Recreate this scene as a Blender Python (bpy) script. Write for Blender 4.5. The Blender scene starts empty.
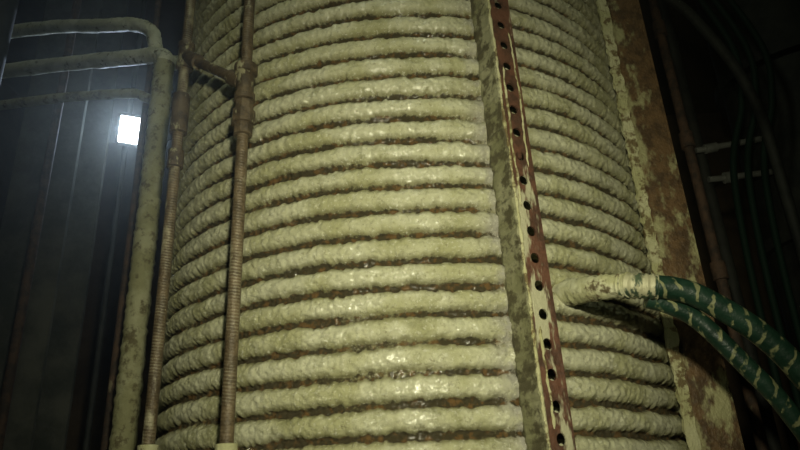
import bpy, bmesh, math, random
import numpy as np
from mathutils import Vector, Matrix
random.seed(3)
S=bpy.context.scene
try:
    S.view_settings.view_transform='Standard'
except Exception: pass
COL=S.collection

# ---------------------------------------------------------------- helpers
def link(o,parent=None):
    COL.objects.link(o)
    if parent: o.parent=parent
    return o
def empty(name,loc=(0,0,0)):
    e=bpy.data.objects.new(name,None); e.empty_display_size=.1
    COL.objects.link(e); return e
def mesh_obj(name,verts,faces,mat,parent=None,smooth=True,attrs=None):
    me=bpy.data.meshes.new(name)
    me.from_pydata([tuple(v) for v in verts],[],faces)
    if attrs:
        for k,a in attrs.items():
            at=me.attributes.new(k,'FLOAT','POINT'); at.data.foreach_set('value',np.asarray(a,dtype=np.float32))
    me.update()
    if smooth:
        me.polygons.foreach_set('use_smooth',[True]*len(me.polygons))
    me.materials.append(mat)
    return link(bpy.data.objects.new(name,me),parent)
def catmull(pts,n=10):
    P=[Vector(p) for p in pts]
    if len(P)<3: return P
    P=[2*P[0]-P[1]]+P+[2*P[-1]-P[-2]]
    out=[]
    for i in range(1,len(P)-2):
        a,b,c,d=P[i-1:i+3]
        for k in range(n):
            t=k/n
            out.append(.5*((2*b)+(c-a)*t+(2*a-5*b+4*c-d)*t*t+(3*b-a-3*c+d)*t**3))
    out.append(P[-2]); return out
def sweep(name,pts,rad,mat,parent=None,seg=20,smooth=True,caps=True,wob=0.0):
    P=[Vector(p) for p in pts]
    if not hasattr(rad,'__len__'): rad=[rad]*len(P)
    T=[]
    for i in range(len(P)):
        a=P[max(0,i-1)]; b=P[min(len(P)-1,i+1)]
        d=(b-a)
        if d.length<1e-7: d=T[-1] if T else Vector((0,0,1))
        T.append(d.normalized())
    up=Vector((0,0,1)) if abs(T[0].z)<.9 else Vector((1,0,0))
    N=(up-T[0]*up.dot(T[0])).normalized()
    V=[];A=[];B=[];L=0
    for i,p in enumerate(P):
        if i>0:
            L+=(p-P[i-1]).length
            N=(N-T[i]*N.dot(T[i])).normalized()
        Bn=T[i].cross(N)
        for k in range(seg):
            an=2*math.pi*k/seg
            r=rad[i]*(1+wob*random.uniform(-1,1))
            V.append(p+(N*math.cos(an)+Bn*math.sin(an))*r); A.append(L); B.append(k/seg)
    F=[]
    for i in range(len(P)-1):
        for k in range(seg):
            k2=(k+1)%seg
            F.append((i*seg+k,i*seg+k2,(i+1)*seg+k2,(i+1)*seg+k))
    if caps:
        F.append(tuple(range(seg-1,-1,-1))); F.append(tuple((len(P)-1)*seg+k for k in range(seg)))
    o=mesh_obj(name,V,F,mat,parent,smooth,{'along':A,'around':B})
    if smooth:
        try:
            with bpy.context.temp_override(object=o,selected_objects=[o],active_object=o,selected_editable_objects=[o]):
                bpy.ops.object.shade_smooth_by_angle(angle=math.radians(40))
        except Exception: pass
    return o
def box(name,c,s,mat,parent=None,bevel=.004,rot=None):
    bm=bmesh.new(); bmesh.ops.create_cube(bm,size=1)
    for v in bm.verts: v.co=Vector((v.co.x*s[0],v.co.y*s[1],v.co.z*s[2]))
    if bevel: bmesh.ops.bevel(bm,geom=bm.edges[:],offset=bevel,segments=2,affect='EDGES')
    me=bpy.data.meshes.new(name); bm.to_mesh(me); bm.free(); me.materials.append(mat)
    o=bpy.data.objects.new(name,me); o.location=c
    if rot is not None: o.rotation_euler=rot
    return link(o,parent)
def collar(name,c,axis,prof,mat,parent,seg=20):
    """lathe: prof list of (offset along axis, radius)"""
    a=Vector(axis).normalized(); c=Vector(c)
    return sweep(name,[c+a*o for o,r in prof],[r for o,r in prof],mat,parent,seg=seg)

# ---------------------------------------------------------------- materials
class NT:
    def __init__(s,name):
        s.m=bpy.data.materials.new(name); s.m.use_nodes=True
        s.t=s.m.node_tree; s.b=s.t.nodes['Principled BSDF']
    def n(s,ty,**k):
        x=s.t.nodes.new(ty)
        for a,v in k.items(): setattr(x,a,v)
        return x
    def l(s,a,b): s.t.links.new(a,b)
    def coords(s):
        if not hasattr(s,'_c'): s._c=s.n('ShaderNodeNewGeometry').outputs['Position']
        return s._c
    def noise(s,scale,detail=4,rough=.6,vec=None,dist=0):
        x=s.n('ShaderNodeTexNoise'); x.inputs['Scale'].default_value=scale
        x.inputs['Detail'].default_value=detail; x.inputs['Roughness'].default_value=rough
        x.inputs['Distortion'].default_value=dist
        s.l(vec or s.coords(),x.inputs['Vector']); return x.outputs['Fac']
    def scaled(s,v):
        m=s.n('ShaderNodeVectorMath',operation='MULTIPLY'); s.l(s.coords(),m.inputs[0]); m.inputs[1].default_value=v
        return m.outputs[0]
    def ramp(s,f,a,b,lo=0,hi=1):
        x=s.n('ShaderNodeMapRange'); x.interpolation_type='SMOOTHSTEP'
        x.inputs['From Min'].default_value=a; x.inputs['From Max'].default_value=b
        x.inputs['To Min'].default_value=lo; x.inputs['To Max'].default_value=hi
        s.l(f,x.inputs['Value']); return x.outputs['Result']
    def math(s,op,a,b=None):
        x=s.n('ShaderNodeMath',operation=op)
        for i,v in enumerate((a,b)):
            if v is None: continue
            if isinstance(v,(int,float)): x.inputs[i].default_value=v
            else: s.l(v,x.inputs[i])
        return x.outputs[0]
    def mix(s,f,a,b):
        x=s.n('ShaderNodeMix',data_type='RGBA')
        if isinstance(f,(int,float)): x.inputs[0].default_value=f
        else: s.l(f,x.inputs[0])
        for i,v in ((6,a),(7,b)):
            if isinstance(v,tuple): x.inputs[i].default_value=(*v,1)
            else: s.l(v,x.inputs[i])
        return x.outputs[2]
    def attr(s,name):
        x=s.n('ShaderNodeAttribute',attribute_name=name); return x.outputs['Fac']
    def out(s,color,rough=.5,metal=0,bump=None,bs=.4,bd=.01,spec=.5):
        if isinstance(color,tuple): s.b.inputs['Base Color'].default_value=(*color,1)
        else: s.l(color,s.b.inputs['Base Color'])
        if isinstance(rough,(int,float)): s.b.inputs['Roughness'].default_value=rough
        else: s.l(rough,s.b.inputs['Roughness'])
        s.b.inputs['Metallic'].default_value=metal
        s.b.inputs['Specular IOR Level'].default_value=spec
        if bump is not None:
            x=s.n('ShaderNodeBump'); x.inputs['Strength'].default_value=bs; x.inputs['Distance'].default_value=bd
            s.l(bump,x.inputs['Height']); s.l(x.outputs[0],s.b.inputs['Normal'])
        return s.m

YEL=(.43,.42,.225); PALE=(.60,.59,.40); OLIVE=(.24,.235,.10)
def mat_coil():
    k=NT('coated_coil_lagging')
    c=k.mix(k.ramp(k.noise(6,4),.35,.60),YEL,PALE)
    c=k.mix(k.ramp(k.attr('flank_shade'),.42,1,0,.78),c,(.22,.205,.09))  # ridge shading painted into the colour: bright crown, darker flanks
    c=k.mix(k.ramp(k.noise(11,5,.7),.52,.72,0,.7),c,OLIVE)
    c=k.mix(k.math('MULTIPLY',k.attr('grey'),k.ramp(k.noise(16,4),.35,.6)),c,(.38,.36,.30))
    c=k.mix(k.ramp(k.noise(75,4,.75),.54,.69,0,.55),c,(.18,.155,.07))
    c=k.mix(k.ramp(k.noise(110,3,.7),.56,.68,0,.65),c,(.74,.73,.58))
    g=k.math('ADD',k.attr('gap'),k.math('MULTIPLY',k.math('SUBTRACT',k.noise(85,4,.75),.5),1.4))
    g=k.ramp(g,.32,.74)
    gap_tone=k.mix(k.ramp(k.noise(44,4),.48,.64),(.05,.04,.017),(.14,.078,.024))  # gaps between coils: dark brown with rust patches
    c=k.mix(g,c,gap_tone)
    b=k.math('ADD',k.noise(60,6,.8),k.math('MULTIPLY',k.noise(220,3,.7),.5))
    wet=k.ramp(k.noise(6,4,.6),.50,.60)
    k.b.inputs['Coat Roughness'].default_value=.13
    k.l(k.math('MULTIPLY',wet,.9),k.b.inputs['Coat Weight'])
    bb=k.n('ShaderNodeBump'); bb.inputs['Strength'].default_value=.6; bb.inputs['Distance'].default_value=.005
    k.l(k.noise(90,3,.6),bb.inputs['Height']); k.l(bb.outputs[0],k.b.inputs['Coat Normal'])
    return k.out(c,.5,0,b,.85,.010,.4)
def mat_coat(name='coated_lagging',patch=(.13,.10,.05),lo=.54,hi=.64,a=YEL,b=PALE):
    k=NT(name)
    c=k.mix(k.ramp(k.noise(9),.4,.6),a,b)
    c=k.mix(k.ramp(k.noise(22,5,.7),lo,hi),c,patch)
    return k.out(c,.55,0,k.noise(55,6,.75),.8,.01,.4)
def mat_rust(name,base=(.17,.075,.03),dark=(.07,.035,.018),coat=(.36,.34,.18),lo=.58,hi=.63,scale=14,stretch=(1,1,.45),rough=.5,thread=False):
    k=NT(name)
    c=k.mix(k.ramp(k.noise(20,5,.7),.38,.62),dark,base)
    c=k.mix(k.ramp(k.noise(scale,5,.65,k.scaled(stretch)),lo,hi),c,coat)
    b=k.noise(90,4,.6)
    if thread:
        w=k.math('SINE',k.math('ADD',k.math('MULTIPLY',k.attr('along'),2*math.pi/.0085),k.math('ADD',k.math('MULTIPLY',k.attr('around'),2*math.pi),k.math('MULTIPLY',k.noise(30,3),5))))
        w2=k.ramp(w,-.3,.8)
        c=k.mix(k.math('MULTIPLY',w2,k.ramp(k.noise(9,4),.42,.62,0,.4)),c,(.33,.30,.20))
        b=k.math('ADD',b,k.math('MULTIPLY',w,.12))
    return k.out(c,rough,.15,b,.6,.006)
def mat_plain(name,a,b,scale=6,rough=.7,metal=0,bs=.3,spec=.35):
    k=NT(name)
    return k.out(k.mix(k.ramp(k.noise(scale,5,.65),.35,.65),a,b),rough,metal,k.noise(scale*6,4),bs,.01,spec)
def mat_hose():
    k=NT('green_hose_rubber')
    al=k.attr('along'); ar=k.attr('around')
    tri=k.math('ABSOLUTE',k.math('SUBTRACT',ar,.5))
    ph=k.math('ADD',k.math('MULTIPLY',al,1/.040),k.math('MULTIPLY',tri,2.2))
    ph=k.math('ADD',ph,k.math('MULTIPLY',k.noise(12,3),1.8))
    fr=k.math('FRACT',ph)
    st=k.math('MULTIPLY',k.ramp(fr,.70,.80),k.ramp(k.noise(30,4),.42,.54,0,.9))
    c=k.mix(k.ramp(k.noise(18),.35,.65),(.005,.020,.011),(.012,.035,.021))
    c=k.mix(st,c,(.20,.205,.10))
    return k.out(c,.4,0,k.noise(60,4),.4,.006)

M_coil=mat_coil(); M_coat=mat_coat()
M_riser=mat_coat('riser_coating',(.12,.10,.045),.50,.64,(.27,.26,.13),(.38,.37,.22))
M_coatp=mat_coat('thin_coated_pipe',(.16,.15,.08),.56,.66,(.46,.46,.32),(.64,.64,.50))
M_pipe=mat_rust('galvanised_rusty_pipe',(.145,.105,.058),(.07,.05,.027),(.29,.26,.165),.55,.67,thread=True)
M_pipe2=mat_rust('rusty_pipe_plain',(.08,.045,.025),(.03,.02,.013),(.18,.15,.09),.62,.68,rough=.8)
M_fit=mat_rust('rusty_fitting',(.12,.088,.05),(.055,.04,.024),(.30,.28,.17),.55,.62,30)
M_red=mat_rust('red_oxide_bar',(.13,.058,.034),(.065,.034,.021),(.42,.40,.26),.55,.61,15,(1,1,.22))
M_plate=mat_rust('rusty_coated_plate',(.15,.088,.038),(.075,.045,.021),(.36,.34,.17),.51,.61,9,(1,1,.5))
M_edge=mat_coat('edge_coating',(.15,.11,.045),.5,.6,(.40,.385,.19),(.50,.48,.28))
M_dark=mat_plain('dark_painted_steel',(.012,.014,.012),(.032,.034,.027))
M_grey=mat_plain('grey_painted_column',(.05,.054,.046),(.10,.10,.085),4,1,spec=0)
M_metal=mat_plain('dull_grey_pipe',(.22,.23,.2),(.32,.33,.29),12,.4,.3)
M_wall=mat_plain('sooty_wall_plaster',(.06,.042,.026),(.12,.085,.05),1.6,.9)
M_floor=mat_plain('oily_concrete',(.05,.048,.04),(.10,.095,.08),2,.6)
M_hose=mat_hose()
k=NT('dark_green_cable'); M_cable=k.out((.006,.022,.013),.7,spec=.2)

# ---------------------------------------------------------------- room
box('floor',(0,2.25,-.05),(7.4,8.1,.1),M_floor,bevel=0)
box('ceiling',(0,2.25,5.25),(7.4,8.1,.1),M_wall,bevel=0)
box('wall_back',(0,6.25,2.6),(7.4,.1,5.2),M_wall,bevel=0)
box('wall_front',(0,-1.75,2.6),(7.4,.1,5.2),M_wall,bevel=0)
box('wall_left',(-3.65,2.25,2.6),(.1,7.9,5.2),M_wall,bevel=0)
box('wall_right',(3.65,2.25,2.6),(.1,7.9,5.2),M_wall,bevel=0)

# ---------------------------------------------------------------- vessel
AX=Vector((.03,2.53,0)); R=.93; PIT=.0736
Z0,Z1=.70,4.05
def vn(u,v,nu,dv,seed):
    """value noise, periodic in u (0..1), v in metres with cell dv"""
    r=np.random.RandomState(seed); nv=int(4.5/dv)+3
    G=r.rand(nu,nv)*2-1
    x=(u%1)*nu; y=v/dv
    xi=np.floor(x).astype(int); yi=np.floor(y).astype(int)
    fx=x-xi; fy=y-yi; fx=fx*fx*(3-2*fx); fy=fy*fy*(3-2*fy)
    a=G[xi%nu,yi%nv]; b=G[(xi+1)%nu,yi%nv]; c=G[xi%nu,(yi+1)%nv]; d=G[(xi+1)%nu,(yi+1)%nv]
    return (a*(1-fx)+b*fx)*(1-fy)+(c*(1-fx)+d*fx)*fy
vessel=empty('coil_jacketed_vessel')
def coil():
    ph=np.concatenate([np.linspace(-math.radians(100),math.radians(100),760,endpoint=False),
                       np.linspace(math.radians(100),math.radians(260),150,endpoint=False)])
    z=np.linspace(Z0,Z1,int((Z1-Z0)/PIT*21))
    PH,ZZ=np.meshgrid(ph,z)
    U=PH/(2*math.pi)
    sag=.006*vn(U,ZZ,24,.3,11)+.0015*vn(U,ZZ,90,.09,12)
    q=(ZZ+sag)/PIT+U
    t=q-np.floor(q)
    w=.81+.08*vn(U,ZZ,50,.09,1)+.10*vn(U,ZZ,340,.03,2)+.09*vn(U,ZZ,640,.02,22)
    s=np.abs(t-.5)/(w/2)
    hb=np.sqrt(np.clip(1-np.clip(s,0,1)**2.1,0,1))
    amp=.026*(1+.08*vn(U,ZZ,30,.1,3))
    deg=np.degrees((PH+math.pi)%(2*math.pi)-math.pi)
    near=np.exp(-((deg-15.0)/3.0)**2)
    fill=np.clip(.6*near*(.5+vn(U,ZZ,40,.08,5))+.7*np.clip(vn(U,ZZ,36,.12,6)-.35,0,1),0,.75)
    prof=hb*(1-fill)+fill*np.maximum(hb,.66)
    r=R-.027+amp*prof+.0014*vn(U,ZZ,130,.03,8)+.0016*vn(U,ZZ,330,.014,9)+.0030*vn(U,ZZ,700,.0080,10)
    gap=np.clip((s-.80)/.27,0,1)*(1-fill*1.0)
    flank_shade=np.clip(s,0,1)
    X=AX.x+r*np.sin(PH); Y=AX.y-r*np.cos(PH)
    nz,nph=PH.shape
    V=np.stack([X,Y,ZZ],-1).reshape(-1,3)
    idx=np.arange(nz*nph).reshape(nz,nph)
    a=idx[:-1,:]; b=np.roll(idx,-1,1)[:-1,:]; c=np.roll(idx,-1,1)[1:,:]; d=idx[1:,:]
    F=np.stack([a,b,c,d],-1).reshape(-1,4)
    me=bpy.data.meshes.new('coil_shell')
    me.vertices.add(len(V)); me.vertices.foreach_set('co',V.ravel())
    me.loops.add(F.size); me.loops.foreach_set('vertex_index',F.ravel().astype(np.int32))
    me.polygons.add(len(F)); me.polygons.foreach_set('loop_start',np.arange(0,F.size,4,dtype=np.int32))
    try: me.polygons.foreach_set('loop_total',np.full(len(F),4,dtype=np.int32))
    except Exception: pass
    me.update(calc_edges=True); me.validate()
    me.polygons.foreach_set('use_smooth',np.ones(len(me.polygons),dtype=bool))
    for n,arr in (('gap',gap),('grey',near),('flank_shade',flank_shade)):
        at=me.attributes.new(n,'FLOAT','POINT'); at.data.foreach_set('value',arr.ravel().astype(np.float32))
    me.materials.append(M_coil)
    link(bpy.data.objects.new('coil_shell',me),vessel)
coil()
def dome(name,z,sgn):
    prof=[]
    for i in range(13):
        a=math.pi/2*i/12
        prof.append((z+sgn*.32*math.sin(a),max(.905*math.cos(a),.01)))
    sweep(name,[(AX.x,AX.y,zz) for zz,r in prof],[r for zz,r in prof],M_dark,vessel,seg=64)
dome('top_head',Z1,1); dome('bottom_head',Z0,-1)
for i,a in enumerate((60,130,-130,-75)):
    a=math.radians(a); x=AX.x+.80*math.sin(a); y=AX.y-.80*math.cos(a)
    sweep('leg_%d'%(i+1),[(x,y,0),(x,y,.015),(x,y,.0151),(x,y,.72)],[.09,.09,.045,.045],M_dark,vessel)

# ---------------------------------------------------------------- slotted angle bar on the vessel
def slotted_bar():
    e=empty('slotted_angle_bar')
    ph=math.radians(18.2); rad=Vector((math.sin(ph),-math.cos(ph),0)); tan=Vector((math.cos(ph),math.sin(ph),0))
    rf=R+.075; W=.070; H=.0736; r0=.0125
    base=AX+rad*rf
    lean=-.012   # the bar leans slightly
    bm=bmesh.new(); z=.75
    def P(u,w,zz): return base+tan*(u+lean*(zz-1.6))+rad*w+Vector((0,0,zz))
    while z<4.0:
        cz=z+H/2; O=[];I=[]
        rect=[]
        for k in range(4): rect.append((-W/2+W*k/4,-H/2))
        for k in range(4): rect.append((W/2,-H/2+H*k/4))
        for k in range(4): rect.append((W/2-W*k/4,H/2))
        for k in range(4): rect.append((-W/2,H/2-H*k/4))
        for (x,y) in rect:
            a=math.atan2(y,x)
            O.append(bm.verts.new(P(x,0,cz+y))); I.append(bm.verts.new(P(r0*math.cos(a),0,cz+r0*1.15*math.sin(a))))
        for k in range(16):
            k2=(k+1)%16
            bm.faces.new((O[k],O[k2],I[k2],I[k]))
        z+=H
    bmesh.ops.remove_doubles(bm,verts=bm.verts,dist=1e-5)
    bmesh.ops.recalc_face_normals(bm,faces=bm.faces)
    me=bpy.data.meshes.new('perforated_face'); bm.to_mesh(me); bm.free(); me.materials.append(M_red)
    o=link(bpy.data.objects.new('perforated_face',me),e)
    m=o.modifiers.new('t','SOLIDIFY'); m.thickness=.006; m.offset=0
    V=[];F=[];n=320
    for i in range(n+1):
        zz=.75+3.25*i/n
        j=random.uniform(-1,1)*.003; j2=random.uniform(-1,1)*.003
        loc=[(-W/2-.006+j,.004+j2),(-W/2+.003,.006),(-W/2+.003,-.094),(-W/2-.010,-.094),(-W/2-.016+j,-.07),(-W/2-.009+j,-.03)]
        for (u,w) in loc: V.append(P(u,w,zz))
    for i in range(n):
        for k in range(6):
            k2=(k+1)%6; F.append((i*6+k,i*6+k2,(i+1)*6+k2,(i+1)*6+k))
    F.append(tuple(range(5,-1,-1))); F.append(tuple(n*6+k for k in range(6)))
    mesh_obj('coated_return_leg',V,F,mat_coat('bar_leg_coating',(.08,.07,.035),.45,.58,(.20,.195,.10),(.29,.28,.17)),e,False)
    def bead(name,u0,w0,za,zb,rr,amp,sd):
        random.seed(sd); pts=[];rs=[];m=int((zb-za)/.012); uu=0
        for i in range(m+1):
            uu=uu*.9+random.uniform(-1,1)*amp
            pts.append(P(u0+uu,w0,za+(zb-za)*i/m)); rs.append(rr*random.uniform(.55,1.35)*(1 if 0<i<m else .3))
        sweep(name,pts,rs,M_edge,e,seg=10)
    bead('corner_bead',-W/2+.002,.004,.8,3.9,.0045,.0012,1)
    bead('drip_bead_1',-.020,.003,2.18,2.62,.0035,.002,2)
    bead('drip_bead_2',.022,.003,2.3,2.75,.003,.002,4)
    bead('drip_bead_3',-.015,.003,1.62,1.86,.0035,.002,5)
    for i,zz in enumerate((1.2,2.35,3.4)):
        c=P(0,-.04,zz); box('cleat_%d'%(i+1),c,(.012,.085,.05),M_red,e,.002,(0,0,ph))
slotted_bar()

# ---------------------------------------------------------------- front pipes with fittings
p2=(-.426,1.573); p1=(-.672,1.74)
def riser(name,p,coupz,fits):
    e=empty(name)
    n=300
    sweep('tube',[(p[0],p[1],0+5.2*i/n) for i in range(n+1)],.0165,M_pipe,e,seg=20)
    sweep('coated_socket',[(p[0],p[1],coupz-.09),(p[0],p[1],coupz-.088),(p[0],p[1],coupz-.002),(p[0],p[1],coupz)],[.018,.026,.026,.018],M_coat,e)
    sweep('floor_flange',[(p[0],p[1],0),(p[0],p[1],.012),(p[0],p[1],.0125),(p[0],p[1],.05)],[.05,.05,.026,.026],M_fit,e)
    return e
e2=riser('vertical_steel_pipe',p2,1.625,None)
e1=riser('vertical_steel_pipe',p1,1.645,None)
A=Vector((p1[0],p1[1],2.85)); B=Vector((p2[0],p2[1],2.615))
up=Vector((0,0,1))
collar('tee_body',B,up,[(-.062,.0165),(-.06,.030),(-.04,.030),(-.038,.025),(.03,.025),(.032,.034),(.058,.034),(.06,.0165)],M_fit,e2)
collar('union_nut',B-up*.12,up,[(-.055,.0165),(-.053,.027),(-.02,.027),(-.018,.034),(.022,.034),(.024,.027),(.055,.027),(.057,.0165)],M_fit,e2,seg=8)
collar('tee_body_far',A,up,[(-.05,.0165),(-.048,.027),(-.03,.027),(-.028,.023),(.028,.023),(.03,.027),(.048,.027),(.05,.0165)],M_fit,e1)
collar('socket',A-up*.22,up,[(-.07,.0165),(-.068,.027),(.068,.027),(.07,.0165)],M_fit,e1)
collar('socket_low',(p1[0],p1[1],2.47),up,[(-.03,.0165),(-.028,.024),(.028,.024),(.03,.0165)],M_fit,e1)
d=(B-A).normalized()
sweep('cross_branch',[A+(B-A)*i/20 for i in range(21)],.016,M_fit,e2,seg=16)
collar('branch_socket',B-d*.05,d,[(-.03,.014),(-.028,.024),(.02,.024),(.03,.024)],M_fit,e2)
collar('branch_socket_far',A+d*.055,d,[(-.035,.024),(.035,.024),(.037,.014)],M_fit,e2)

# ---------------------------------------------------------------- coated pipework left of the vessel
def wobbly(name,pts,r,mat,parent,n=14,seg=16,w=.05):
    return sweep(name,catmull(pts,n),r,mat,parent,seg=seg,wob=w)
e=empty('coated_pipework')
x,y=-.975,2.3
n=220
sweep('riser',[(x+random.uniform(-1,1)*.002,y,3.25*i/n) for i in range(n+1)],[.042+random.uniform(-1,1)*.003 for i in range(n+1)],M_riser,e,seg=20,wob=.03)
wobbly('upper_bend',[(x,y,3.2),(x,y,3.26),(x-.02,y+.03,3.31),(x-.08,y+.06,3.345),(x-.2,y+.1,3.37),(-1.9,2.62,3.50),(-3.58,3.0,3.62)],.035,M_coatp,e,w=.08)
wobbly('upper_branch',[(-.93,2.42,3.35),(-.98,2.40,3.33),(-1.045,2.40,3.36),(-1.07,2.40,3.43),(-1.10,2.41,3.52),(-1.19,2.43,3.58),(-1.35,2.46,3.61),(-1.9,2.6,3.72),(-3.58,3.0,3.85)],.032,M_coatp,e,w=.08)
wobbly('lower_branch',[(-.93,2.40,3.12),(-.99,2.42,3.14),(-1.10,2.46,3.19),(-1.25,2.5,3.25),(-1.9,2.62,3.30),(-3.58,3.0,3.36)],.022,M_riser,e,w=.08)
e=empty('thin_rusty_pipe'); sweep('tube',[(-1.17,2.6,5.2*i/40) for i in range(41)],.015,M_pipe2,e,wob=.03)
e=empty('thin_rusty_pipe'); sweep('tube',[(-1.80,2.95,5.2*i/40) for i in range(41)],.022,M_pipe2,e,wob=.03)
e=empty('grey_steel_column')
box('web',(-2.06,3.45,2.6),(.03,.3,5.2),M_grey,e,.002)
box('flange_front',(-2.02,3.29,2.6),(.36,.025,5.2),M_grey,e,.002)
box('flange_rear',(-2.02,3.61,2.6),(.36,.025,5.2),M_grey,e,.002)
e=empty('black_pipe'); sweep('tube',[(-1.78,2.35,5.2*i/20) for i in range(21)],.06,M_dark,e)

# work lamp
e=empty('work_lamp')
lc=Vector((-1.71,3.6,3.74)); dirv=(Vector((.0,.0,1.6))-lc).normalized()
q=dirv.to_track_quat('-Z','Y').to_matrix().to_4x4()
k=NT('lamp_glass'); k.b.inputs['Emission Color'].default_value=(.88,.94,1,1); k.b.inputs['Emission Strength'].default_value=14; M_em=k.m
def lbox(name,c,s,mat,bev=.004):
    o=box(name,(0,0,0),s,mat,e,bev); o.matrix_world=Matrix.Translation(lc)@q@Matrix.Translation(c); return o
lbox('housing',(0,0,.05),(.15,.21,.08),M_dark,.01)
lbox('lens',(0,0,.003),(.115,.17,.01),M_em,.003)
for i,s in enumerate((-1,1)): lbox('yoke_side_%d'%(i+1),(s*.085,0,.08),(.008,.03,.16),M_dark,.002)
lbox('yoke_back',(0,0,.16),(.18,.03,.008),M_dark,.002)
pb=lc-dirv*.17
sweep('conduit_post',[(pb.x-.02,pb.y+.02,0),(pb.x-.02,pb.y+.02,5.2)],.018,M_dark,e)

# ---------------------------------------------------------------- right side: support beam & pipes
e=empty('rusty_support_beam')
def lumpy_plate(name,x0,x1,y,t,z0,z1,mat,par,amp=.0025):
    nz,nx=300,10; V=[];F=[]
    for s in (0,1):
        for i in range(nz+1):
            for j in range(nx+1):
                u=x0+(x1-x0)*j/nx; ed=(random.uniform(-1,1)*amp if j in (0,nx) else 0)
                V.append((u+ed,y+(t if s else random.uniform(0,1)*-.0012),z0+(z1-z0)*i/nz))
    st=(nz+1)*(nx+1)
    for i in range(nz):
        for j in range(nx):
            a=i*(nx+1)+j; F.append((a,a+1,a+nx+2,a+nx+1)); F.append((st+a,st+a+nx+1,st+a+nx+2,st+a+1))
        for j in (0,nx):
            a=i*(nx+1)+j; F.append((a,a+nx+1,st+a+nx+1,st+a) if j==0 else (a,st+a,st+a+nx+1,a+nx+1))
    return mesh_obj(name,V,F,mat,par,False)
lumpy_plate('face_plate',.80,.945,1.99,.012,0,5.2,M_plate,e)
lumpy_plate('coated_edge_strip',.793,.826,1.975,.014,0,5.2,M_edge,e,.005)
box('return_leg',(.951,2.08,2.6),(.012,.18,5.2),M_plate,e,.002)
e=empty('thin_rusty_pipe'); sweep('tube',[(1.165,2.3,5.2*i/40) for i in range(41)],.019,M_pipe2,e,wob=.03)
for i,zz in enumerate((2.2,2.75,3.3)):
    collar('socket_%d'%(i+1),(1.165,2.3,zz),up,[(-.035,.019),(-.033,.027),(.033,.027),(.035,.019)],M_pipe2,e)
e=empty('dark_process_column')
sweep('shell',[(2.32,3.2,0),(2.32,3.2,5.2)],.38,M_dark,e,seg=48)
for i,zz in enumerate((1.5,2.6,3.6)):
    sweep('band_%d'%(i+1),[(2.32,3.2,zz-.03),(2.32,3.2,zz-.029),(2.32,3.2,zz+.029),(2.32,3.2,zz+.03)],[.385,.42,.42,.385],M_dark,e,seg=48)
e=empty('horizontal_branch_pipes')
sweep('upper_run',[(1.55,3.0,3.07),(1.60,3.0,3.075),(1.601,3.0,3.075),(1.66,3.0,3.085),(1.661,3.0,3.085),(1.93,3.03,3.135)],[.016,.016,.026,.026,.016,.016],M_metal,e)
sweep('lower_run',[(1.58,3.0,2.90),(1.66,3.0,2.905),(1.661,3.0,2.905),(1.72,3.0,2.91),(1.721,3.0,2.91),(1.93,3.03,2.94)],[.016,.016,.03,.03,.016,.016],M_metal,e)
sweep('valve_post',[(1.6,3.06,0),(1.6,3.06,5.2)],.03,M_dark,e)
e=empty('green_cable_bundle')
for j,off in enumerate((0,.07,.15)):
    wobbly('run_%d'%(j+1),[(1.45+off,2.8,5.2),(1.5+off,2.8,4.4),(1.62+off,2.75,3.9),(1.74+off,2.75,3.5),(1.72+off,2.78,3.2),(1.62+off,2.85,2.8),(1.6+off,2.9,1.8),(1.62+off,2.9,0.01)],.016,M_cable,e,w=0)
e=empty('overhead_rusty_pipe'); wobbly('run',[(1.0,2.2,5.2),(1.05,2.2,4.1),(1.13,2.2,3.5),(1.3,2.25,3.3),(1.5,2.35,3.0),(1.62,2.5,2.5),(1.64,2.6,0)],.022,M_dark,e,w=.02)

# ---------------------------------------------------------------- nozzle and hoses
e=empty('green_hose')
noz=catmull([(.425,1.735,1.985),(.46,1.64,1.965),(.50,1.565,1.950),(.545,1.515,1.938)],10)
sweep('coated_nozzle',noz,[.036-.006*i/(len(noz)-1)+random.uniform(-1,1)*.003 for i in range(len(noz))],M_coat,e,seg=20,wob=.06)
cl=catmull([(.53,1.53,1.941),(.565,1.508,1.932),(.605,1.50,1.925)],12)
sweep('clamp_sleeve',cl,[.029+(.003 if i%4<2 else 0) for i in range(len(cl))],mat_rust('sleeve',(.07,.10,.05),(.03,.05,.03),(.4,.38,.24),.44,.54,35),e,seg=20)
h1=catmull([(.59,1.50,1.927),(.64,1.495,1.918),(.70,1.49,1.890),(.807,1.49,1.806),(.885,1.5,1.71),(.96,1.52,1.56),(1.02,1.55,1.2),(1.03,1.55,.6),(1.1,1.4,.12),(1.3,1.2,.03),(1.8,1.0,.03)],16)
sweep('hose_run',h1,.028,M_hose,e,seg=20)
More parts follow.
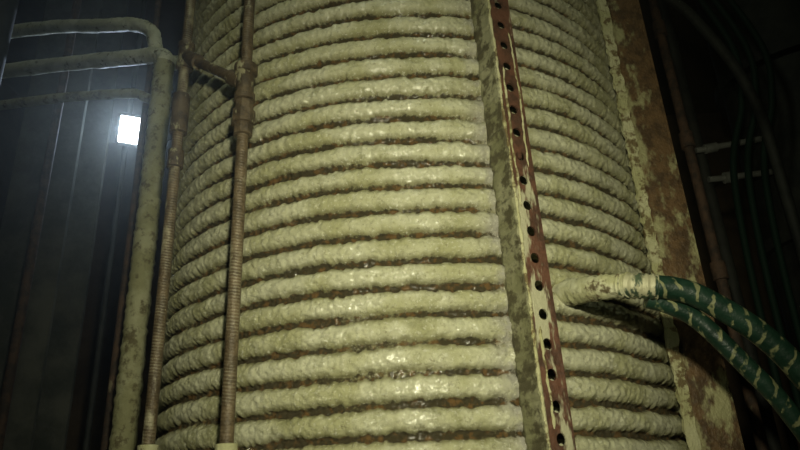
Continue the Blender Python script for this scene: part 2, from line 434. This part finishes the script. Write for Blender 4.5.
h2=catmull([(.585,1.53,1.905),(.64,1.53,1.885),(.70,1.53,1.843),(.781,1.53,1.737),(.857,1.54,1.632),(.92,1.56,1.48),(.97,1.6,1.1),(.98,1.6,.6),(1.05,1.5,.12),(1.2,1.3,.03),(1.7,1.15,.03)],16)
sweep('second_hose_run',h2,.022,M_hose,e,seg=20)

# ---------------------------------------------------------------- lights, camera
def area(name,loc,target,size,power,col):
    l=bpy.data.lights.new(name,'AREA'); l.shape='DISK'; l.size=size; l.energy=power; l.color=col
    o=bpy.data.objects.new(name,l); o.location=loc
    o.rotation_euler=(Vector(target)-Vector(loc)).to_track_quat('-Z','Y').to_euler(); COL.objects.link(o)
l=bpy.data.lights.new('near_camera_spot','SPOT'); l.energy=118; l.color=(1,.98,.70); l.spot_size=math.radians(83); l.spot_blend=1; l.shadow_soft_size=.03  # unseen spot near the camera in place of a flash, soft cone dims the edges
o=bpy.data.objects.new('near_camera_spot',l); o.location=(.05,.05,1.90)
o.rotation_euler=(Vector((.04,1.6,2.06))-o.location).to_track_quat('-Z','Y').to_euler(); COL.objects.link(o)
area('overhead_fill_light',(-.3,.5,4.8),(0,2.2,1.8),.5,8,(.9,1,.72))  # added weak fill from above, no fitting there
area('work_lamp_light',tuple(lc+dirv*.04),tuple(lc+dirv),.14,8,(.62,.78,1))
w=bpy.data.worlds.new('world'); S.world=w; w.use_nodes=True
w.node_tree.nodes['Background'].inputs[0].default_value=(.5,.6,.5,1); w.node_tree.nodes['Background'].inputs[1].default_value=.02
# thin scatter volume added for the lamp's bloom and a milky, low-contrast look
vs=w.node_tree.nodes.new('ShaderNodeVolumeScatter'); vs.inputs['Density'].default_value=.016; vs.inputs['Anisotropy'].default_value=.85
vs.inputs['Color'].default_value=(.9,.95,.9,1)
w.node_tree.links.new(vs.outputs[0],w.node_tree.nodes['World Output'].inputs['Volume'])
cam=bpy.data.cameras.new('camera'); cam.lens=29.25; cam.sensor_width=36; cam.clip_start=.02
co=bpy.data.objects.new('camera',cam); COL.objects.link(co)
co.matrix_world=Matrix.Translation((0,0,1.5))@Matrix.Rotation(math.radians(90+22.4),4,'X')@Matrix.Rotation(math.radians(-2.9),4,'Z')
S.camera=co
